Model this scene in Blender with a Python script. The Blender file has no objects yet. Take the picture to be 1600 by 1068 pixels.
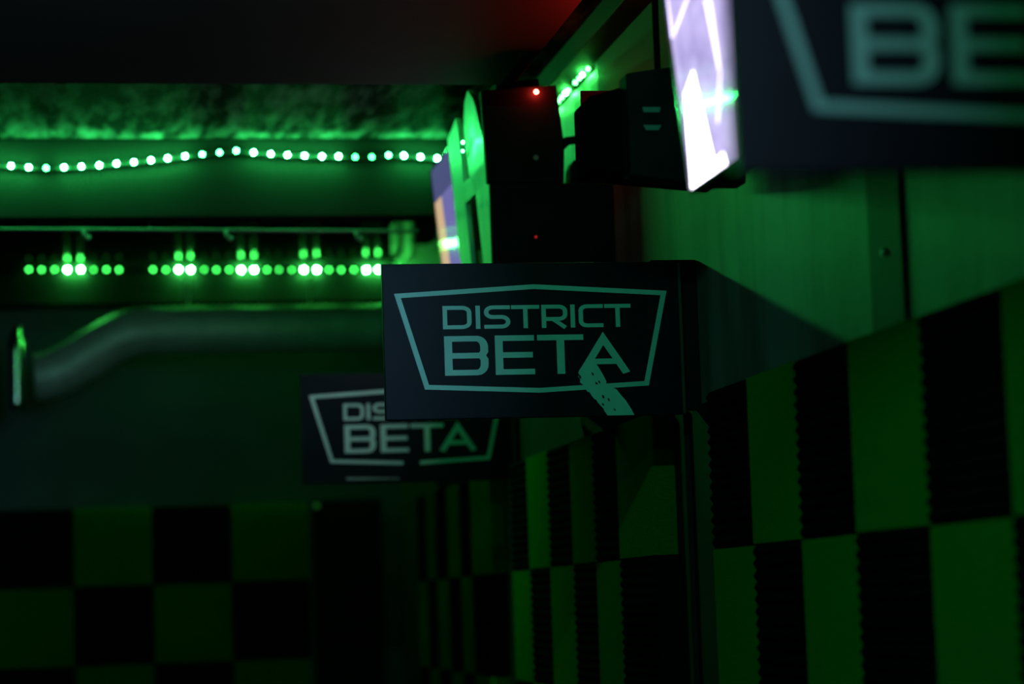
import bpy, math, random
from mathutils import Matrix, Vector
random.seed(7)
S = bpy.context.scene
COL = S.collection

# ------------------------------------------------------------------ camera, world, exposure
# world frame: +Y runs along the right-hand wall away from the camera, +X towards that wall, Z up (metres)
cam = bpy.data.cameras.new('camera'); cam_o = bpy.data.objects.new('camera', cam); COL.objects.link(cam_o)
cam.sensor_width = 36.0; cam.lens = 85.0; cam.clip_start = 0.05
cam_o.matrix_world = Matrix(((0.9842, 0.0148, -0.1762 * -1 * -1, 0.0),
                             (-0.1735, -0.1119, -0.9785, 0.0),
                             (-0.0342, 0.9936, -0.1076, 1.5),
                             (0, 0, 0, 1)))
cam.dof.use_dof = True; cam.dof.focus_distance = 4.86; cam.dof.aperture_fstop = 2.2
S.camera = cam_o
w = bpy.data.worlds.new('world'); S.world = w; w.use_nodes = True
w.node_tree.nodes['Background'].inputs[0].default_value = (0, 0, 0, 1)
w.node_tree.nodes['Background'].inputs[1].default_value = 0.0
S.view_settings.view_transform = 'Standard'; S.view_settings.look = 'None'
S.view_settings.gamma = 1.0; S.view_settings.use_curve_mapping = False
S.view_settings.exposure = 0.25
S.cycles.use_denoising = True
S.cycles.sample_clamp_indirect = 4.0
S.cycles.max_bounces = 8; S.cycles.diffuse_bounces = 4
S.cycles.blur_glossy = 0.5

# ------------------------------------------------------------------ materials
def mat(name, col, rough=0.6, spec=0.5, metal=0.0):
    m = bpy.data.materials.new(name); m.use_nodes = True
    b = m.node_tree.nodes['Principled BSDF']
    b.inputs['Base Color'].default_value = (*col, 1); b.inputs['Roughness'].default_value = rough
    b.inputs['Specular IOR Level'].default_value = spec; b.inputs['Metallic'].default_value = metal
    return m
def noise_mix(m, ca, cb, scale, detail=4, vscale=(1, 1, 1), lo=.4, hi=.65, bump=0.0, bscale=None):
    nt = m.node_tree; N = nt.nodes; L = nt.links; b = N['Principled BSDF']
    tc = N.new('ShaderNodeTexCoord'); mp = N.new('ShaderNodeMapping'); mp.inputs['Scale'].default_value = vscale
    L.new(tc.outputs['Object'], mp.inputs['Vector'])
    n = N.new('ShaderNodeTexNoise'); n.inputs['Scale'].default_value = scale; n.inputs['Detail'].default_value = detail
    L.new(mp.outputs[0], n.inputs['Vector'])
    r = N.new('ShaderNodeValToRGB'); r.color_ramp.elements[0].position = lo; r.color_ramp.elements[1].position = hi
    r.color_ramp.elements[0].color = (*ca, 1); r.color_ramp.elements[1].color = (*cb, 1)
    L.new(n.outputs['Fac'], r.inputs[0]); L.new(r.outputs[0], b.inputs['Base Color'])
    if bump:
        n2 = N.new('ShaderNodeTexNoise'); n2.inputs['Scale'].default_value = bscale or scale * 4; n2.inputs['Detail'].default_value = 3
        L.new(tc.outputs['Object'], n2.inputs['Vector'])
        bp = N.new('ShaderNodeBump'); bp.inputs['Strength'].default_value = bump; bp.inputs['Distance'].default_value = .01
        L.new(n2.outputs['Fac'], bp.inputs['Height']); L.new(bp.outputs[0], b.inputs['Normal'])
    return m
def emit(name, col, strength):
    m = bpy.data.materials.new(name); m.use_nodes = True; nt = m.node_tree
    b = nt.nodes['Principled BSDF']; b.inputs['Base Color'].default_value = (0.02, 0.02, 0.02, 1)
    b.inputs['Emission Color'].default_value = (*col, 1); b.inputs['Emission Strength'].default_value = strength
    return m

M = {}
M['wall'] = noise_mix(mat('painted_wall', (.45, .45, .45), .55), (.09, .095, .095), (.22, .225, .225), 3.0, 5, (1, 2.6, .45), .34, .56, .1, 20)
M['wall_dark'] = noise_mix(mat('dark_painted_wall', (.1, .12, .14), .6), (.05, .075, .10), (.07, .10, .125), 2.5)
M['ceiling'] = noise_mix(mat('rough_gloss_ceiling', (.1, .1, .1), .6, .0), (.007, .0075, .0075), (.070, .074, .074), 26, 6, (1, .22, 1), .42, .68, .6, 45)  # colour mottle breaks the led glow into painted bright and dark patches
M['ceiling'].node_tree.nodes['Principled BSDF'].inputs['Coat Weight'].default_value = .009
M['ceiling'].node_tree.nodes['Principled BSDF'].inputs['Coat Roughness'].default_value = .30
M['ceiling'].node_tree.links.new(M['ceiling'].node_tree.nodes['Bump'].outputs[0], M['ceiling'].node_tree.nodes['Principled BSDF'].inputs['Coat Normal'])
M['ceiling_smooth'] = noise_mix(mat('smooth_gloss_ceiling', (.03, .03, .03), .5, .0), (.006, .007, .007), (.010, .011, .011), 5, 3)
M['ceiling_smooth'].node_tree.nodes['Principled BSDF'].inputs['Coat Weight'].default_value = .02
M['ceiling_smooth'].node_tree.nodes['Principled BSDF'].inputs['Coat Roughness'].default_value = .10
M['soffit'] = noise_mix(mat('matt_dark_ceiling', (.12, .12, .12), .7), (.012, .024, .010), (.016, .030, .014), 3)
M['bulkhead'] = noise_mix(mat('painted_bulkhead', (.3, .3, .3), .8, .15), (.003, .0033, .0033), (.0043, .0046, .0046), 4)
M['floor'] = noise_mix(mat('dark_floor', (.02, .02, .02), .6, .2), (.012, .013, .012), (.022, .024, .022), 5)
M['wall_black'] = noise_mix(mat('black_wall_and_shade', (.02, .02, .02), .7, .2), (.014, .015, .015), (.022, .023, .023), 3)  # also used on boards that stand in for shade on the right wall
M['foam_green'] = noise_mix(mat('green_acoustic_foam', (.06, .5, .05), .95, .1), (.008, .18, .010), (.010, .22, .012), 60)
M['foam_black'] = noise_mix(mat('black_acoustic_foam', (.01, .01, .01), 1.0, .0), (.004, .005, .005), (.007, .008, .007), 60)
M['panel'] = noise_mix(mat('navy_black_sign_board', (.012, .015, .028), .42, .11), (.006, .008, .018), (.009, .011, .022), 8)
M['edge'] = mat('board_edge', (.05, .06, .05), .6)
M['vinyl'] = noise_mix(mat('pale_teal_vinyl', (.5, .68, .66), .6, .3), (.56, .92, .90), (.60, .96, .94), 20)
M['black'] = noise_mix(mat('black_plastic', (.012, .013, .015), .75, .12), (.010, .011, .013), (.015, .016, .018), 12)
M['matt_black'] = noise_mix(mat('matt_black_plastic', (.003, .003, .003), 1.0, .0), (.0025, .003, .003), (.004, .0045, .0045), 12)
M['batten'] = noise_mix(mat('dark_batten', (.06, .06, .06), .6, .2), (.05, .052, .052), (.07, .072, .072), 6)
M['speck'] = mat('dark_speck', (.01, .012, .012), .7)
M['white_metal'] = noise_mix(mat('white_painted_metal', (.7, .7, .7), .45), (.62, .63, .63), (.74, .75, .75), 15)
M['foil'] = noise_mix(mat('aluminium_duct_foil', (.5, .5, .52), .5, .4, .3), (.66, .60, .66), (.80, .73, .80), 14, 4, (1, 1, 1), .4, .65, .3, 60)
M['steel'] = mat('polished_steel', (.7, .7, .72), .18, .5, 1.0)
M['grey_metal'] = noise_mix(mat('dull_grey_metal', (.4, .4, .42), .4, .5, .3), (.36, .36, .38), (.44, .44, .46), 20)
M['grey_mark'] = mat('pale_grey_print', (.25, .32, .32), .6)
M['ribbon'] = noise_mix(mat('led_ribbon', (.01, .01, .01), .8, .05), (.008, .009, .008), (.012, .013, .012), 30)
M['rail'] = noise_mix(mat('dull_dark_rail', (.05, .05, .05), .6, .2), (.045, .045, .048), (.06, .06, .063), 20)
LM = dict(s1=2.2, s2=1.9, s3=1., sb=.8, t0=1., t1=1., t2=.6, sn=1., red=1.)
GREEN = (.035, 1.0, .17)
GREEN2 = (.055, 1.0, .11)

# ------------------------------------------------------------------ mesh helpers (world coordinates in, local meshes out)
WL = {}                                   # world position of every object that parents others
def link(name, me, c, parent):
    o = bpy.data.objects.new(name, me); COL.objects.link(o)
    c = Vector(c); WL[o.name] = c.copy()
    if parent is not None:
        o.parent = parent; o.location = c - WL[parent.name]
    else:
        o.location = c
    return o
def mesh(name, V, F, m, parent=None, smooth=False, origin=None):
    n = len(V); c = Vector(origin) if origin else Vector([sum(v[k] for v in V) / n for k in range(3)])
    me = bpy.data.meshes.new(name); me.from_pydata([tuple(Vector(v) - c) for v in V], [], F)
    me.materials.append(m); me.validate(); me.update()
    if smooth:
        for p in me.polygons: p.use_smooth = True
    return link(name, me, c, parent)
def box_vf(x0, x1, y0, y1, z0, z1, off=0):
    V = [(x, y, z) for x in (x0, x1) for y in (y0, y1) for z in (z0, z1)]
    F = [(0, 1, 3, 2), (4, 6, 7, 5), (0, 4, 5, 1), (2, 3, 7, 6), (0, 2, 6, 4), (1, 5, 7, 3)]
    return V, [tuple(i + off for i in f) for f in F]
def box(name, x0, x1, y0, y1, z0, z1, m, parent=None, bevel=0.0):
    V, F = box_vf(x0, x1, y0, y1, z0, z1); o = mesh(name, V, F, m, parent)
    if bevel:
        b = o.modifiers.new('bevel', 'BEVEL'); b.width = bevel; b.segments = 2; b.limit_method = 'ANGLE'
    return o
def boxes(name, L, m, parent=None):
    V, F = [], []
    for a in L:
        v, f = box_vf(*a, off=len(V)); V += v; F += f
    return mesh(name, V, F, m, parent)
def prism(name, poly, axis, d0, d1, m, parent=None, bevel=0.0):
    """poly: 2-D outline; axis 'y': (x,z) extruded along Y, axis 'x': (y,z) along X, axis 'z': (x,y) along Z"""
    def P(p, d): return {'y': (p[0], d, p[1]), 'x': (d, p[0], p[1]), 'z': (p[0], p[1], d)}[axis]
    n = len(poly); V = [P(p, d0) for p in poly] + [P(p, d1) for p in poly]
    F = [tuple(range(n)), tuple(range(2 * n - 1, n - 1, -1))] + [(i, n + i, n + (i + 1) % n, (i + 1) % n) for i in range(n)]
    o = mesh(name, V, F, m, parent)
    if bevel:
        b = o.modifiers.new('bevel', 'BEVEL'); b.width = bevel; b.segments = 2; b.limit_method = 'ANGLE'
    return o
def tube_vf(pts, rad, seg=12, off=0, caps=True):
    pts = [Vector(p) for p in pts]; V, F = [], []
    r = rad if callable(rad) else (lambda t: rad)
    up = Vector((0, 0, 1)); prev = None
    for i, p in enumerate(pts):
        t = (pts[min(i + 1, len(pts) - 1)] - pts[max(i - 1, 0)]).normalized()
        a = prev - t * prev.dot(t) if prev else (up if abs(t.z) < .9 else Vector((1, 0, 0))).cross(t)
        a.normalize(); prev = a; b = t.cross(a)
        for k in range(seg):
            th = 2 * math.pi * k / seg; q = p + (a * math.cos(th) + b * math.sin(th)) * r(i); V.append(tuple(q))
    for i in range(len(pts) - 1):
        for k in range(seg):
            k2 = (k + 1) % seg; F.append((off + i * seg + k, off + i * seg + k2, off + (i + 1) * seg + k2, off + (i + 1) * seg + k))
    if caps:
        F.append(tuple(off + k for k in range(seg - 1, -1, -1))); F.append(tuple(off + (len(pts) - 1) * seg + k for k in range(seg)))
    return V, F
def tube(name, pts, rad, m, parent=None, seg=12):
    V, F = tube_vf(pts, rad, seg); o = mesh(name, V, F, m, parent, smooth=True)
    for p in o.data.polygons:
        if len(p.vertices) > 4: p.use_smooth = False
    return o
def dome_mesh(name, r, m):                                        # small round lens
    V, F = [], []; seg, rings = 10, 5
    V.append((0, 0, r))
    for i in range(1, rings):
        a = math.pi * i / rings
        for k in range(seg): t = 2 * math.pi * k / seg; V.append((r * math.sin(a) * math.cos(t), r * math.sin(a) * math.sin(t), r * math.cos(a)))
    V.append((0, 0, -r)); last = len(V) - 1
    for k in range(seg):
        k2 = (k + 1) % seg; F.append((0, 1 + k, 1 + k2))
        for i in range(rings - 2): a = 1 + i * seg; F.append((a + k, a + seg + k, a + seg + k2, a + k2))
        F.append((last, 1 + (rings - 2) * seg + k2, 1 + (rings - 2) * seg + k))
    me = bpy.data.meshes.new(name); me.from_pydata(V, [], F); me.materials.append(m)
    for p in me.polygons: p.use_smooth = True
    return me
def empty(name, loc):
    o = bpy.data.objects.new(name, None); COL.objects.link(o); o.location = loc; o.empty_display_size = .05
    WL[o.name] = Vector(loc); return o
def tag(o, label=None, cat=None, group=None, kind=None):
    if label: o['label'] = label
    if cat: o['category'] = cat
    if group: o['group'] = group
    if kind: o['kind'] = kind
    return o
def struct(o, label=None): o['kind'] = 'structure'; return tag(o, label)

# ------------------------------------------------------------------ the room
WX = 1.235           # right wall surface
FX = 1.183           # front of the foam on it
YF = 9.45            # far wall surface
ZC = 2.842           # upper ceiling
ZF = 2.860           # ceiling beyond the bulkhead
ZS = 2.65            # lowered ceiling over the near part
struct(box('floor', -2.2, WX + .1, -1.6, YF + .1, -.08, 0, M['floor']))
wall_right = struct(box('wall_right', WX, WX + .1, -1.6, YF + .1, 0, ZC + .1, M['wall']))
wall_back = struct(box('wall_back', -2.2, WX, YF, YF + .1, 0, ZC + .1, M['wall_dark']))
struct(box('wall_left', -2.3, -2.2, -1.6, YF + .1, 0, ZC + .1, M['wall_black']))
struct(box('wall_front', -2.2, WX, -1.7, -1.6, 0, ZC + .1, M['wall_black']))
ceiling = struct(box('ceiling', -2.2, WX, -1.6, 6.81, ZC, ZC + .1, M['ceiling']))
struct(box('ceiling_lowered', -2.2, .965, -1.6, 5.22, ZS, ZC - .001, M['soffit'], None, .004))
struct(box('ceiling_far', -2.2, WX - .001, 6.811, YF, ZF, ZC + .1, M['ceiling_smooth']))
struct(box('trim_1', -2.2, WX - .001, 6.80, 6.90, 2.615, ZC - .001, M['bulkhead'], None, .004))       # cross bulkhead
struct(box('trim_2', 1.168, WX - .001, -1.0, 6.79, 2.786, ZC - .001, M['black'], None, .003))     # cable trunking in the corner
struct(prism('trim_3', [(9.449, 2.69), (9.393, 2.70), (9.393, 2.71), (9.399, 2.745), (9.399, 2.7195), (9.449, 2.7195)], 'x', -2.2, WX - .001, M['bulkhead']))
struct(box('trim_6', -2.2, WX - .001, 9.40, YF - .001, 2.72, ZF - .001, M['black']))
struct(box('trim_7', WX - .006, WX - .0005, -1.0, YF - .01, 0, 1.886, M['wall_black']))
struct(box('shade_board_8', WX - .004, WX - .0005, 4.95, 6.94, 1.887, 2.12, M['wall_black']))  # dark sheet standing in for shade on the wall above the foam
struct(box('shade_board_9', WX - .005, WX - .0005, 6.95, YF - .001, 1.887, ZF - .001, M['wall_black']))  # dark sheet standing in for shade at the wall's far end
struct(box('shade_board_10', WX - .004, WX - .0005, -1.0, 5.56, 2.50, 2.785, M['wall_black']))   # dark board added to put shade on the upper wall
t4 = struct(box('trim_4', WX - .007, WX - .0005, 3.465, 3.62, 1.90, 2.49, M['batten'], None, .003))  # dark cover batten on the right wall
tube('screw', [(WX - .013, 3.54, 2.02), (WX - .006, 3.54, 2.02)], .006, M['white_metal'], t4, 10)
struct(box('trim_5', WX - .02, WX - .0065, 4.80, 4.83, .0, 1.88, M['wall_black'], None, .003))
door = struct(box('door_1', .885, 1.15, YF - .05, YF - .001, 0, 1.93, M['black'], None, .004))
tube('door_screw', [(.898, YF - .058, 1.905), (.898, YF - .05, 1.905)], .011, mat('brass', (.6, .5, .2), .35, .5, .9), door, 10)

# acoustic foam: wedge tiles, ridges vertical on green, horizontal on black
def foam_mesh(name, horizontal, m, n=14, t=.052, d=.007):
    """unit tile 1 x 1 in (u, v), front towards -X; u along Y, v along Z"""
    V, F = [], []
    prof = []
    for i in range(n):
        prof += [(i / n, -t + d), ((i + .5) / n, -t)]
    prof.append((1.0, -t + d))
    for (a, x) in prof:
        for b in (0.0, 1.0):
            V.append((x, a, b) if not horizontal else (x, b, a))
    k = len(prof)
    for i in range(k - 1):
        q = (2 * i, 2 * i + 1, 2 * i + 3, 2 * i + 2); F.append(q if not horizontal else q[::-1])
    base = len(V)
    for (a, b) in ((0, 0), (1, 0), (1, 1), (0, 1)): V.append((0, a, b))
    F.append((base, base + 1, base + 2, base + 3))
    ends0 = [2 * i for i in range(k)]; ends1 = [2 * i + 1 for i in range(k)]
    c00, c10, c11, c01 = base, base + 1, base + 2, base + 3
    if not horizontal:
        F += [tuple(ends0 + [c10, c00]), tuple(ends1[::-1] + [c01, c11]), (0, c00, c01, 1), (2 * k - 2, 2 * k - 1, c11, c10)]
    else:
        F += [tuple(ends0 + [c01, c00]), tuple(ends1[::-1] + [c10, c11]), (0, c00, c10, 1), (2 * k - 2, 2 * k - 1, c11, c01)]
    me = bpy.data.meshes.new(name); me.from_pydata(V, [], F); me.materials.append(m); me.update(); me.validate()
    return me
FG = foam_mesh('green_foam', False, M['foam_green']); FB = foam_mesh('black_foam', True, M['foam_black'])
def tile(me, y0, y1, z0, z1):
    o = link('foam_tile', me, (WX - .0065, y0 + .0015, z0 + .0015), wall_right)
    o.scale = (1, (y1 - y0) - .003, (z1 - z0) - .003)
ROWS = [1.89, 1.59, 1.29, .99]
def foam_run(bounds, first_green):
    for r in range(3):
        for i in range(len(bounds) - 1):
            g = (i + r) % 2 == (0 if first_green else 1)
            j = lambda: random.uniform(-.003, .003)
            tile(FG if g else FB, bounds[i], bounds[i + 1], ROWS[r + 1], ROWS[r])
foam_run([2.36, 2.66, 2.961, 3.274, 3.606, 3.895, 4.19, 4.471], False)
foam_run([4.942, 5.286, 5.54, 5.81, 6.107, 6.396, 6.662], True)
foam_run([7.03, 7.373, 7.603, 7.863, 8.125, 8.357, 8.602], True)
FR = [1.92, 1.62, 1.32, 1.02, .72]; FC = [-1.234, -.934, -.634, -.334, -.034, .266, .566, .866]
for r in range(4):
    for i in range(7):
        g = (i + r) % 2 == 0
        o = link('foam_tile', FG if g else FB, (FC[i] + .0015, YF - .001, FR[r + 1] + .0015), wall_back)
        o.rotation_euler = (0, 0, math.radians(90)); o.scale = (1, .297, .297)
        # rotate +90 about Z: local -X (front) -> -Y, local +Y -> -X
        o.location.x += .297

# ------------------------------------------------------------------ LED strips: ribbon + separate lenses
def led_mat(name, col, s): return emit(name, col, s)
def mul(L, k): return [a * k for a in L]
def led_strip(name, label, group, pts, strengths, col, ribbon_pts, nrm, r=.0055):
    root = empty(name, ribbon_pts[0]); tag(root, label, 'led strip', group)
    V, F = [], []
    nv = Vector(nrm)
    for i, p in enumerate(ribbon_pts):
        p = Vector(p)
        for dz in (-.005, .005):
            for dn in (0.0, .002): V.append(tuple(p + Vector((0, 0, dz)) + nv * (dn - .004)))
    for i in range(len(ribbon_pts) - 1):
        a, b = 4 * i, 4 * i + 4
        F += [(a, b, b + 1, a + 1), (a + 2, a + 3, b + 3, b + 2), (a + 1, b + 1, b + 3, a + 3), (a, a + 2, b + 2, b)]
    mesh('ribbon', V, F, M['ribbon'], root)
    cache = {}
    for p, s in zip(pts, strengths):
        if s not in cache: cache[s] = dome_mesh('lens', r, led_mat(name + '_light', col, s))
        link('led_lens', cache[s], p, root)
    return root
K = 6.77 / 6.56
P1 = [(-0.174, 2.719), (-0.127, 2.715), (-0.081, 2.713), (-0.033, 2.715), (0.013, 2.717), (0.061, 2.72), (0.107, 2.725), (0.154, 2.729), (0.2, 2.734), (0.245, 2.739), (0.292, 2.745), (0.339, 2.75), (0.386, 2.755), (0.432, 2.76), (0.479, 2.755), (0.526, 2.751), (0.572, 2.748), (0.619, 2.746), (0.667, 2.744), (0.713, 2.744), (0.759, 2.742), (0.805, 2.742), (0.852, 2.747), (0.895, 2.746), (0.941, 2.742), (0.988, 2.738)]
P1 = [(x * K, 6.77, 1.5 + (z - 1.5) * K) for x, z in P1]
P1 = [(P1[0][0] - .0485 * k, 6.77, P1[0][2] + .002 * k) for k in range(8, 0, -1)] + P1
B = 420.0
S1 = [B] * 8 + [B, B, 40, B, B, B, B, B, B, B, B, 60, 40, 60, B, B, B, B, B, B, 16, 16, 50, B, B, B]
led_strip('led_strip', 'long sagging green led strip along the cross bulkhead near the ceiling', 'led strips around the ceiling', P1, mul(S1, LM['s1']), GREEN,
          [(x, y + .006, z) for x, y, z in [(-.6, 6.77, P1[0][2])] + P1 + [(1.06, 6.77, P1[-1][2] - .004)]], (0, -1, 0))
P2 = [(-0.186, 9.385, 2.840), (-0.138, 9.385, 2.839), (-0.089, 9.385, 2.839), (-0.041, 9.385, 2.838), (0.010, 9.385, 2.838), (0.059, 9.385, 2.837), (0.108, 9.385, 2.837), (0.156, 9.385, 2.836), (0.286, 9.385, 2.835), (0.335, 9.385, 2.834), (0.385, 9.385, 2.834), (0.431, 9.385, 2.833), (0.483, 9.385, 2.833), (0.530, 9.385, 2.832), (0.580, 9.385, 2.832), (0.627, 9.385, 2.831), (0.677, 9.385, 2.831), (0.727, 9.385, 2.830), (0.774, 9.385, 2.830), (0.824, 9.385, 2.829), (0.871, 9.385, 2.829), (0.922, 9.385, 2.828), (0.970, 9.385, 2.828), (1.018, 9.385, 2.827), (1.068, 9.385, 2.827), (1.117, 9.385, 2.826), (1.165, 9.385, 2.826)]
HI, LO = 700.0, 5.6
S2 = [LO] * 27
for i in (3, 4, 10, 11, 15, 16, 20, 21, 25, 26): S2[i] = HI
for i in (5, 12, 18, 19): S2[i] = 3.8
a2 = [(x, y + .006, z) for x, y, z in P2]
led_strip('led_strip', 'short left run of dotted green leds high on the far wall', 'led strips around the ceiling', P2[:8], mul(S2[:8], LM['s2']), GREEN2, a2[:8], (0, -1, 0))
led_strip('led_strip', 'long right run of dotted green leds high on the far wall behind the sign', 'led strips around the ceiling', P2[8:], mul(S2[8:], LM['s2']), GREEN2,
          a2[8:], (0, -1, 0))
Y3 = [5.617, 5.684, 5.723, 5.771, 5.86, 5.894, 5.944, 5.99, 6.04, 6.09, 6.14]
S3 = [30, 500, 30, 30, 30, 500, 30, 30, 30, 500, 30]
led_strip('led_strip', 'short green led strip on the right wall just behind the black cabinet', 'led strips around the ceiling',
          [(1.221, y, 2.779) for y in Y3], mul(S3, LM['s3']), GREEN2, [(1.229, y, 2.779) for y in (5.6, 5.8, 6.0, 6.16)], (-1, 0, 0))
PR = [(.05 + .0485 * k, 6.915, 2.74) for k in range(20)]  # unseen strip added to fill the far wall and foam with light
led_strip('led_strip', 'added unseen green led strip behind the cross bulkhead, lighting the far foam', 'led strips around the ceiling', PR, mul([70.0] * 20, LM['s1'] * .8), GREEN2,
          [(x, 6.907, z) for x, y, z in PR[::6] + PR[-1:]], (0, 1, 0))
# strip added over the camera, outside the frame, to light the signs
YB = 1.2
PB = [(-1.6 + .0485 * k, YB, 2.63) for k in range(50)]
led_strip('led_strip', 'added unseen green led strip above the camera, lighting the signs', 'led strips around the ceiling', PB, mul([90.0] * 50, LM['sb']), GREEN,
          [(x, y, z + .012) for x, y, z in PB[::7]], (0, 0, -1))

PN = [(.10 + .0485 * k, 2.6, 2.632) for k in range(15)]  # out-of-frame strip added to brighten the middle sign's letters
led_strip('led_strip', 'added unseen teal led strip under the lowered ceiling, lighting the middle sign', 'led strips around the ceiling', PN, mul([800.0] * 15, LM['sn']), (.07, 1.0, .55),
          [(x, y, z + .012) for x, y, z in PN[::7]], (0, 0, -1))
# ------------------------------------------------------------------ DISTRICT BETA boards
SC = .6 / 1416
def strokes(poly_list, th, k):
    """thick flat polylines with mitred joins in (u, v); th horizontal-stroke thickness, k widens verticals"""
    V, F = [], []
    for n_s, (pts, closed) in enumerate(poly_list):
        p = [Vector((a / k, b)) for a, b in pts]; n = len(p); L, R = [], []
        for i in range(n):
            pv = p[i - 1] if (i > 0 or closed) else None; nx = p[(i + 1) % n] if (i < n - 1 or closed) else None
            d1 = (p[i] - pv).normalized() if pv is not None else None; d2 = (nx - p[i]).normalized() if nx is not None else None
            if d1 is None: d1 = d2
            if d2 is None: d2 = d1
            t = d1 + d2; t = t.normalized() if t.length > 1e-6 else d1
            nn = Vector((-t.y, t.x)); c = max(.35, nn.dot(Vector((-d1.y, d1.x)))); o = nn * (th / 2 / c)
            L.append(p[i] + o); R.append(p[i] - o)
        base = len(V); dz = .0001 * n_s
        for h in (0.0, 1.0):
            for a, b in zip(L, R):
                V.append((a.x * k, a.y, h, dz)); V.append((b.x * k, b.y, h, dz))
        m2 = 2 * n
        for i in range(n if closed else n - 1):
            a = base + 2 * i; b = base + 2 * ((i + 1) % n)
            F += [(a + m2, b + m2, b + 1 + m2, a + 1 + m2), (a, a + m2, a + m2, a)[:0] or (a, b, b + m2, a + m2), (a + 1, a + 1 + m2, b + 1 + m2, b + 1), (a, a + 1, b + 1, b)]
        if not closed:
            a = base; F.append((a, a + m2, a + 1 + m2, a + 1)); a = base + 2 * (n - 1); F.append((a, a + 1, a + 1 + m2, a + m2))
    return V, F
def arc(cx, cy, rx, ry, a0, a1, n=5):
    return [(cx + rx * math.cos(math.radians(a0 + (a1 - a0) * i / n)), cy + ry * math.sin(math.radians(a0 + (a1 - a0) * i / n))) for i in range(n + 1)]
def glyph(ch, x0, x1, y0, y1, th, tv):
    l, r, t, b = x0 + tv / 2, x1 - tv / 2, y0 + th / 2, y1 - th / 2; m = (t + b) / 2
    cx = min(.3 * (r - l), .42 * (b - t)); cy = min(cx, .24 * (b - t))
    if ch == 'I': return [([(l, y0), (l, y1)], False)]
    if ch == 'D': return [([(l, b), (l, t)] + arc(r - cx, t + cy, cx, cy, -90, 0) + arc(r - cx, b - cy, cx, cy, 0, 90), True)]
    if ch == 'S': return [([(x1, t)] + arc(l + cx, t + cy, cx, cy, -90, -180, 5) + arc(l + cx, m - cy, cx, cy, 180, 90, 5) + arc(r - cx, m + cy, cx, cy, -90, 0, 5) + arc(r - cx, b - cy, cx, cy, 0, 90, 5) + [(x0, b)], False)]
    if ch == 'T': return [([(x0, t), (x1, t)], False), ([((x0 + x1) / 2, t), ((x0 + x1) / 2, y1)], False)]
    if ch == 'R':
        q = b - .36 * (b - t); return [([(l, y1), (l, y0)], False), ([(l, t)] + arc(r - cx, t + cy, cx, cy, -90, 0) + arc(r - cx, q - cy, cx, cy, 0, 90) + [(l, q)], False), ([(l + .42 * (r - l), q), (r, y1)], False)]
    if ch == 'C': return [([(x1, t)] + arc(l + cx, t + cy, cx, cy, -90, -180) + arc(l + cx, b - cy, cx, cy, 180, 90) + [(x1, b)], False)]
    if ch == 'B':
        c1 = cx * .7
        return [([(l, b), (l, t)] + arc(r - c1, t + cy, c1, cy, -90, 0) + [(r, m - cy * .5), (r - c1 * .35, m), (r, m + cy * .5)] + arc(r - c1, b - cy, c1, cy, 0, 90), True), ([(l, m), (r - c1 * .3, m)], False)]
    if ch == 'E': return [([(x1, t), (l, t), (l, b), (x1, b)], False), ([(l, m), (x1 - 8, m)], False)]
    if ch == 'A':
        ax = (x0 + x1) / 2; f = .70
        return [([(x0 + tv * .55, y1), (ax, y0 + th * .8), (x1 - tv * .55, y1)], False), ([(x0 + (ax - x0) * (1 - f) + tv * .5, y0 + f * (y1 - y0)), (x1 - (x1 - ax) * (1 - f) - tv * .5, y0 + f * (y1 - y0))], False)]
WORD = [('D', 342, 478), ('I', 498, 518), ('S', 538, 662), ('T', 668, 802), ('R', 812, 936), ('I', 951, 971), ('C', 990, 1108), ('T', 1115, 1242)]
WORD2 = [('B', 345, 552), ('E', 585, 772), ('T', 787, 1008), ('A', 975, 1232)]
OUT = [(132, 221), (780, 184), (1406, 221), (1306, 650), (790, 674), (258, 650)]
def sign(label, X0, Yf, Z0, gap=False):
    """board with its left edge at X0, front face at Yf, lower edge at Z0"""
    H = 730 * SC; root = empty('hanging_sign', (X0 + .3, Yf, Z0)); tag(root, label, 'sign', 'lettered sign boards along the right wall')
    X1 = min(X0 + .6, WX - .012)
    box('board', X0, X1, Yf, Yf + .018, Z0, Z0 + H, M['panel'], root, .0015)
    box('edge_strip', X1, X1 + .006, Yf - .001, Yf + .018, Z0 + .002, Z0 + H - .002, M['edge'], root)
    box('wall_bracket', X1 - .05, WX - .001, Yf + .018, Yf + .045, Z0 + .01, Z0 + H + .006, M['black'], root, .002)
    def put(name, VF, m, lift=.0012):
        V, F = VF
        W = [(X0 + (u - 62) * SC, Yf - h * lift - dz - .0003, Z0 + H - (v - 70) * SC) for (u, v, h, dz) in V]
        return mesh(name, W, F, m, root)
    for ch, a, b in WORD: put('letter', strokes(glyph(ch, a, b, 271, 380, 18, 21), 18, 21 / 18), M['vinyl'])
    for ch, a, b in WORD2: put('letter', strokes(glyph(ch, a, b, 413, 598, 26, 37), 26, 37 / 26), M['vinyl'])
    if gap:
        o = [(838, 672)] + OUT[3:4][::-1]
        put('outline', strokes([([(730, 671.3), OUT[5], OUT[0], OUT[1], OUT[2], OUT[3], (845, 671.5)], False)], 22, 1.12), M['vinyl'])
    else:
        put('outline', strokes([(OUT, True)], 22, 1.12), M['vinyl'])
    return root, put
sign('large blurred sign board nearest the camera, cut off by the top right corner', .62, 2.2, 1.902)
s2, put2 = sign('sharp middle sign board reading DISTRICT BETA with torn tape on it', .59, 4.70, 1.866)
s3, put3 = sign('small far sign board reading DISTRICT BETA half hidden behind the middle one', .609, 6.75, 1.850, True)
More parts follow.
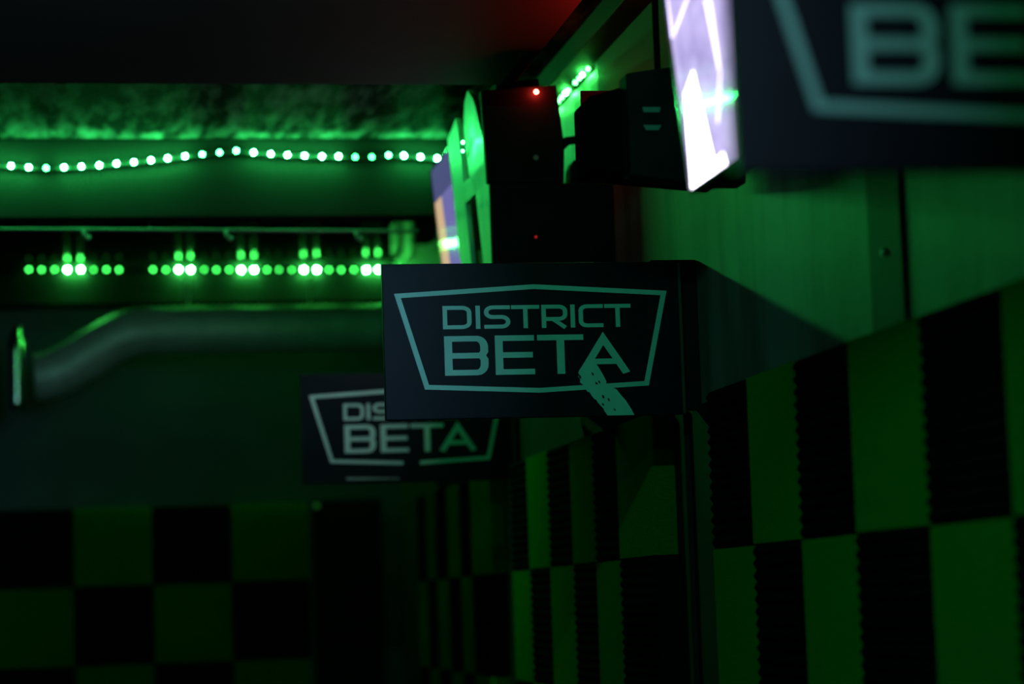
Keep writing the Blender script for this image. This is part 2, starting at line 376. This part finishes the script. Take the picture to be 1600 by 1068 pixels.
TP = [(985, 580), (1004, 556), (1012, 548), (1034, 551), (1060, 548), (1074, 566), (1090, 595), (1099, 612), (1112, 640), (1108, 650), (1128, 660), (1160, 678), (1180, 705), (1200, 728), (1226, 770), (1240, 799),
      (1112, 799), (1097, 778), (1092, 764), (1080, 752), (1066, 736), (1060, 724), (1050, 720), (1036, 700), (1030, 688), (1018, 684), (1006, 664), (1000, 652), (984, 640), (986, 628), (976, 612), (984, 604), (978, 596)]
def flat(poly): n = len(poly); return [(u, v, h, .0006) for h in (0.0, 1.0) for u, v in poly], [tuple(range(n, 2 * n)), tuple(range(n - 1, -1, -1))] + [(i, (i + 1) % n, n + (i + 1) % n, n + i) for i in range(n)]
tp = put2('torn_tape', flat(TP), M['vinyl']); tag(tp, 'torn strip of pale tape with ragged edges')
for (u, v, w_, h_) in ((1046, 602, 9, 16), (1062, 646, 10, 14), (1076, 640, 8, 16), (1092, 710, 10, 18), (1118, 724, 9, 16), (1090, 746, 9, 14), (1145, 772, 9, 12), (984, 614, 10, 20)):
    q = [(u - w_ / 2, v - h_ / 2), (u + w_ / 2, v - h_ / 2 + 4), (u + w_ / 2 + 2, v + h_ / 2), (u - w_ / 2 + 2, v + h_ / 2 - 3)]
    Vv, Ff = flat(q); put2('tape_speck', ([(a, b, h, .0019) for a, b, h, d in Vv], Ff), M['speck'], .0003)
st = put3('silver_strip', flat([(350, 758), (700, 770), (700, 778), (350, 776)]), M['grey_metal'], .004); tag(st, 'thin shiny metal strip below the lettering')

# ------------------------------------------------------------------ screens
def lin(nt, sep, a, b, c):
    """a*u + b*v + c with u, v from a Separate XYZ"""
    N, L = nt.nodes, nt.links
    m1 = N.new('ShaderNodeMath'); m1.operation = 'MULTIPLY_ADD'; m1.inputs[1].default_value = a; m1.inputs[2].default_value = c; L.new(sep.outputs['Y'], m1.inputs[0])
    m2 = N.new('ShaderNodeMath'); m2.operation = 'MULTIPLY_ADD'; m2.inputs[1].default_value = b; L.new(sep.outputs['Z'], m2.inputs[0]); L.new(m1.outputs[0], m2.inputs[2])
    return m2.outputs[0]
def tri_mask(nt, sep, pts, soft=.004):
    """soft mask of a convex polygon given in (u, v) on the screen"""
    N, L = nt.nodes, nt.links; out = None
    cx = sum(p[0] for p in pts) / len(pts); cy = sum(p[1] for p in pts) / len(pts)
    for (x0, y0), (x1, y1) in zip(pts, pts[1:] + pts[:1]):
        a, b = -(y1 - y0), (x1 - x0); l = math.hypot(a, b); a /= l; b /= l; c = -(a * x0 + b * y0)
        if a * cx + b * cy + c < 0: a, b, c = -a, -b, -c
        v = lin(nt, sep, a / soft, b / soft, c / soft)
        if out is None: out = v
        else:
            m = N.new('ShaderNodeMath'); m.operation = 'MINIMUM'; L.new(out, m.inputs[0]); L.new(v, m.inputs[1]); out = m.outputs[0]
    m = N.new('ShaderNodeMath'); m.operation = 'ADD'; m.use_clamp = True; m.inputs[1].default_value = 0; L.new(out, m.inputs[0])
    return m.outputs[0]
def screen_mat(name, bg0, bg1, shapes, strength, nscale=14, stops=(.35, .65)):
    m = bpy.data.materials.new(name); m.use_nodes = True; nt = m.node_tree; N, L = nt.nodes, nt.links; b = N['Principled BSDF']
    b.inputs['Base Color'].default_value = (.01, .01, .012, 1); b.inputs['Roughness'].default_value = .05
    tc = N.new('ShaderNodeTexCoord'); sep = N.new('ShaderNodeSeparateXYZ'); L.new(tc.outputs['Object'], sep.inputs[0])
    n = N.new('ShaderNodeTexNoise'); n.inputs['Scale'].default_value = nscale; n.inputs['Detail'].default_value = 4; L.new(tc.outputs['Object'], n.inputs['Vector'])
    r = N.new('ShaderNodeValToRGB'); r.color_ramp.elements[0].position, r.color_ramp.elements[1].position = stops
    r.color_ramp.elements[0].color = (*bg0, 1); r.color_ramp.elements[1].color = (*bg1, 1); L.new(n.outputs['Fac'], r.inputs[0])
    cur = r.outputs[0]
    for pts, col in shapes:
        mx = N.new('ShaderNodeMix'); mx.data_type = 'RGBA'; mx.inputs['B'].default_value = (*col, 1) if False else mx.inputs['B'].default_value
        mx.inputs[7].default_value = (*col, 1); L.new(tri_mask(nt, sep, pts), mx.inputs[0]); L.new(cur, mx.inputs[6]); cur = mx.outputs[2]
    L.new(cur, b.inputs['Emission Color']); b.inputs['Emission Strength'].default_value = strength
    return m
def monitor(label, Xb, Yfar, Zb, width, height, tilt, smat, group='tilted wall screens'):
    """screen whose far lower corner is (Xb, Yfar, Zb); faces -X and is tipped down by tilt degrees; local frame: X into the wall, Y away, Z up"""
    root = empty('monitor', (Xb, Yfar, Zb)); root.rotation_euler = (0, math.radians(-tilt), 0); tag(root, label, 'monitor', group)
    def loc(name, V, F, m, smooth=False):
        me = bpy.data.meshes.new(name); me.from_pydata(V, [], F); me.materials.append(m); me.update()
        o = bpy.data.objects.new(name, me); COL.objects.link(o); o.parent = root
        if smooth:
            for p in me.polygons: p.use_smooth = True
        return o
    loc('screen', [(0, 0, 0), (0, -width, 0), (0, -width, height), (0, 0, height)], [(0, 3, 2, 1)], smat)
    bz = .004
    V, F = [], []
    for a in ((-.003, .012, -width - bz, bz, -bz, -.0003), (-.003, .012, -width - bz, bz, height + .0003, height + bz), (-.003, .012, .0003, bz, -.0003, height + .0003), (-.003, .012, -width - bz, -width - .0003, -.0003, height + .0003)):
        v, f = box_vf(*a, off=len(V)); V += v; F += f
    loc('bezel', V, F, M['bezel'])
    prof = [(.002, bz), (.014, bz), (.03, -.02), (.05, -.09), (.055, -width * .5), (.05, -width + .09), (.03, -width + .02), (.014, -width - bz), (.002, -width - bz)]
    n = len(prof); V = [(x, y, -bz) for x, y in prof] + [(x, y, height + bz) for x, y in prof]
    F = [tuple(range(n)), tuple(range(2 * n - 1, n - 1, -1))] + [(i, n + i, n + (i + 1) % n, (i + 1) % n) for i in range(n)]
    loc('back_shell', V, F, M['black'])
    d = WX - Xb - .004
    v, f = box_vf(.05, d, -width * .5 - .04, -width * .5 + .04, height * .5 - .04, height * .5 + .04); loc('wall_arm', v, f, M['black'])
    return root
M['bezel'] = mat('glossy_black_bezel', (.01, .012, .012), .15)
LIL = (.36, .30, .62); LIL2 = (.62, .54, .92); WHT = (6.5, 6.0, 7.5); PAL = (2.2, 1.9, 3.4)
def fl(p): return [(-a, b) for a, b in p]
shapes1 = [(fl([(-.01, -.01), (-.01, .13), (.098, .163), (.145, .03), (.205, .024), (.21, -.01)])[:0] or fl([(0, 0), (.03, .14), (.098, .163), (.15, 0)]), WHT),
           (fl([(0, 0), (0, .012), (.195, .022), (.205, 0)]), WHT),
           (fl([(0, .21), (.012, .226), (.13, .262), (.12, .268), (0, .232)]), PAL), (fl([(0, .23), (.008, .29), (.016, .29), (.012, .228)]), PAL),
           (fl([(.20, .24), (.236, .235), (.236, .13), (.225, .128)]), PAL), (fl([(.228, .13), (.24, .13), (.19, .06), (.18, .066)]), PAL),
           (fl([(.25, .0), (.28, .0), (.30, .08), (.27, .10)]), (.25, .2, .32)), (fl([(.15, .30), (.2, .28), (.21, .36), (.14, .38)]), PAL),
           (fl([(.36, -.1), (.9, -.1), (.9, .6), (.36, .6)]), (13.0, 20.0, 36.0))]  # last shape: unseen overbright area added to light the middle sign
M['screen1'] = screen_mat('near_screen_picture_and_fill', LIL, LIL2, shapes1, 1.0 * LM['t1'])
monitor('bright lilac and white screen seen edge on beside the nearest sign', .9, 3.449, 2.102, .86, .50, 5.3, M['screen1'])
M['screen2'] = screen_mat('far_screen_picture_and_fill', (.9, .62, .30), (.85, .6, .4), [(fl([(.13, -.1), (.9, -.1), (.9, .6), (.115, .6)]), (.22, .2, .55)), (fl([(-.01, .33), (.9, .33), (.9, .6), (-.01, .6)]), (.10, .10, .28)), (fl([(-.1, -.1), (.9, -.1), (.9, .085), (-.1, .085)]), (13.0, 13.0, 14.0))], 1.0 * LM['t2'], 20)  # last shape: hidden overbright band added to light the far sign
monitor('narrow amber and violet screen edge peeking out beside the green lit frame', 0.999, 6.50, 2.27, .385, .42, 5.3, M['screen2'])
M['screen2'].node_tree.nodes['Principled BSDF'].inputs['Specular IOR Level'].default_value = .05
M['fill_screen'] = screen_mat('added_fill_screen', (2.2, 3.8, 5.4), (3.0, 5.0, 6.8), [], 2.1 * LM['t0'])  # out-of-frame screen added as fill light for the nearest sign
monitor('added unseen screen beside the camera, lighting the nearest sign', .9, 1.15, 2.102, .86, .50, 5.3, M['fill_screen'])

# ------------------------------------------------------------------ black cabinet, speaker, frame by the far corner
cb = empty('wall_cabinet', (1.08, 5.65, 1.98)); tag(cb, 'wide black cabinet on the right wall under the black box with the red light', 'cabinet')
box('front_panel', .942, WX - .001, 5.45, 5.468, 1.98, 2.47, M['black'], cb, .003)
box('body', 1.01, WX - .001, 5.468, 5.95, 1.982, 2.465, M['black'], cb)
sp = empty('loudspeaker', (1.03, 5.65, 2.47)); tag(sp, 'upright black speaker box with a glowing red light near its top', 'speaker')
prism('baffle', [(.937, 2.471), (1.118, 2.471), (1.122, 2.56), (1.108, 2.702), (1.02, 2.697), (.928, 2.688)], 'y', 5.45, 5.475, M['black'], sp, .003)
prism('body', [(.99, 2.471), (1.112, 2.471), (1.112, 2.56), (1.10, 2.69), (.99, 2.68)], 'y', 5.475, 5.62, M['black'], sp)
prism('rear_light_block', [(.994, 2.471), (1.105, 2.471), (1.105, 2.60), (1.10, 2.755), (.994, 2.745)], 'y', 5.621, 5.80, M['black'], sp)  # hidden block added behind the baffle to cut light on the upper wall
RED = emit('red_indicator', (1.0, .035, .02), 180 * LM['red'])
link('indicator_light', dome_mesh('red_lens', .005, RED), (1.057, 5.438, 2.683), sp)
tube('badge', [(1.053, 5.4505, 2.53), (1.053, 5.4485, 2.53)], .006, M['grey_metal'], sp, 12)
REDD = emit('faint_red_indicator', (1.0, .03, .02), .35)
link('indicator_light', dome_mesh('faint_red_lens', .003, REDD), (1.046, 5.448, 2.343), cb)
cab = tube('cable', [(1.118, 5.53, 2.56), (1.145, 5.53, 2.585), (1.17, 5.53, 2.588), (1.195, 5.53, 2.575), (1.212, 5.53, 2.54), (1.212, 5.53, 2.475)], .011, M['black'], None, 10)
tag(cab, 'thick black cable looping from the speaker box to the cabinet', 'cable')
cn = prism('cable_gland', [(1.14, 2.4705), (1.19, 2.4705), (1.19, 2.51), (1.182, 2.528), (1.165, 2.535), (1.148, 2.528), (1.14, 2.51)], 'y', 5.48, 5.54, M['black'], cb, .002)
fr = empty('slotted_frame', (.96, 5.85, 2.30)); tag(fr, 'white slotted metal frame lit bright green beside the speaker box', 'metal frame')
def frx(z): return .948 + (2.70 - z) * .067
def frpiece(name, poly):
    n = len(poly); V = [(frx(z), y, z) for y, z in poly] + [(frx(z) + .012, y, z) for y, z in poly]
    F = [tuple(range(n)), tuple(range(2 * n - 1, n - 1, -1))] + [(i, n + i, n + (i + 1) % n, (i + 1) % n) for i in range(n)]
    return mesh(name, V, F, M['white_metal'], fr)
frpiece('upright', [(5.935, 2.28), (6.02, 2.28), (6.10, 2.40), (6.10, 2.70), (5.95, 2.725), (5.93, 2.70)])
frpiece('upright', [(5.60, 2.28), (5.757, 2.28), (5.77, 2.50), (5.84, 2.56), (5.845, 2.60), (5.85, 2.68), (5.80, 2.735), (5.74, 2.752), (5.67, 2.71), (5.63, 2.65), (5.59, 2.60), (5.585, 2.50), (5.60, 2.40)])
frpiece('crossbar', [(5.60, 2.50), (5.95, 2.505), (5.95, 2.555), (5.60, 2.548)])
led_strip('led_strip', 'tiny added green leds making the highlight on the white slotted frame', 'led strips around the ceiling', [(.928, 5.735, 2.622), (.932, 5.765, 2.606)], [1100.0, 250.0], GREEN, [(.945, 5.72, 2.630), (.946, 5.79, 2.598)], (-1, 0, 0), .0022)  # leds added to brighten the frame and stand in for its highlight
for z in (2.605, 2.345): box('hanger', frx(z) + .013, .9895 if z > 2.5 else 1.0095, 5.66, 5.70, z - .012, z + .012, M['grey_metal'], fr)

f2 = empty('slotted_frame', (1.1, 8.2, 2.70)); tag(f2, 'pair of narrow green bars on the far right wall beside the dotted leds', 'metal frame')
box('upright', 1.100, 1.112, 8.27, 8.48, 2.745, ZF - .004, M['white_metal'], f2, .003)
box('upright', 1.100, 1.112, 7.94, 8.15, 2.674, 2.838, M['white_metal'], f2, .003)
box('wall_plate', 1.1125, WX - .0055, 8.0, 8.44, 2.78, 2.80, M['black'], f2)
# ------------------------------------------------------------------ box on a ceiling pole between the near screen and the middle sign
pb = empty('ceiling_speaker', (1.06, 4.3, 2.26)); tag(pb, 'dark box on a thin ceiling pole just left of the lilac screen', 'speaker')
prism('front_shell', [(.985, 2.262), (1.10, 2.246), (1.20, 2.246), (1.20, 2.47), (1.07, 2.462), (.983, 2.449)], 'y', 4.20, 4.26, M['black'], pb, .004)
prism('rear_shell', [(.925, 2.285), (1.18, 2.262), (1.18, 2.46), (1.03, 2.448), (.925, 2.420)], 'y', 4.262, 4.40, M['matt_black'], pb, .006)
for z, a in ((2.381, 0), (2.348, .003)):
    prism('front_mark', [(1.013 + a, z - .0045), (1.042 - a, z - .0045), (1.044, z + .0045), (1.011, z + .0045)], 'y', 4.196, 4.1995, M['grey_mark'], pb)
tube('pole', [(1.05, 4.23, 2.455), (1.05, 4.23, 2.60), (1.05, 4.23, ZC - .002)], .006, M['matt_black'], pb, 10)
tube('lamp_arm', [(1.06, 4.39, 2.43), (1.06, 4.50, 2.44), (1.06, 4.60, 2.458)], .006, M['matt_black'], pb, 8)
box('light_block_tray', 1.005, 1.12, 4.55, 4.705, 2.460, 2.464, M['matt_black'], pb)  # unseen plate added to keep red light off the middle sign
box('light_block_plate', 1.005, 1.12, 4.70, 4.706, 2.4645, 2.525, M['matt_black'], pb)  # unseen plate added to keep red light off the cabinet
link('red_lamp', dome_mesh('red_lamp_lens', .007, emit('red_lamp_light', (1.0, .02, .015), 850 * LM['red'])), (1.05, 4.63, 2.474), pb)

# ------------------------------------------------------------------ hanging rail under the bulkhead, ventilation duct, steel pipe
rl = empty('hanging_rail', (.35, 6.79, 2.56)); tag(rl, 'thin grey rail with small hooks below the cross bulkhead', 'rail')
YR = 6.785; k6 = YR / 6.6
def rz(z): return 1.5 + (z - 1.5) * k6
tube('rail_bar', [(-.60, YR, rz(2.556)), (-.036 * k6, YR, rz(2.551)), (.4, YR, rz(2.546)), (.96, YR, rz(2.539))], .005, M['rail'], rl, 8)
for x, z in ((-.37, 2.54), (.015, 2.539), (.4, 2.534), (.758, 2.53)):
    x *= k6; z = rz(z)
    tube('hook', [(x, YR, z + .014), (x + .002, YR - .006, z), (x + .008, YR - .008, z - .014), (x + .014, YR - .004, z - .016), (x + .016, YR, z - .006)], .006, M['rail'], rl, 8)
for x in (-.45, .2, .9):
    tube('drop_wire', [(x, YR + .045, 2.62), (x, YR + .02, rz(2.55)), (x, YR, rz(2.545))], .0025, M['rail'], rl, 6)
dpts = []
for i in range(64):
    x = 1.12 - i * .014; dpts.append((x, 8.95, 2.545))
for i in range(1, 33):
    t = i / 32; x = .238 - .40 * t; dpts.append((x, 8.95, 2.545 - .165 * (t * t * (3 - 2 * t))))
def drad(i): return .086 + (.0035 if i % 2 else -.0035)
vd = empty('ventilation_duct', (.5, 8.95, 2.45)); tag(vd, 'ribbed grey foil ventilation duct with steel end pipe along the far wall', 'duct')
tube('duct_hose', dpts, drad, M['foil'], vd, 20)
pp = tube('end_pipe', [(-.228, 8.95, 2.26 + .03 * i) for i in range(10)] + [(-.224, 8.95, 2.55), (-.216, 8.95, 2.57)], lambda i: .03 if i < 9 else .03 - .007 * (i - 8), M['steel'], vd, 20)
tag(pp, 'polished steel end pipe')
tube('wall_collar', [(1.115, 8.95, 2.545), (WX - .001, 8.95, 2.545)], .09, M['grey_metal'], vd, 20)
for x in (.85, .4): tube('hanger_strap', [(x, 8.95, 2.625), (x, 8.95, ZC - .008)], .004, M['grey_metal'], vd, 6)
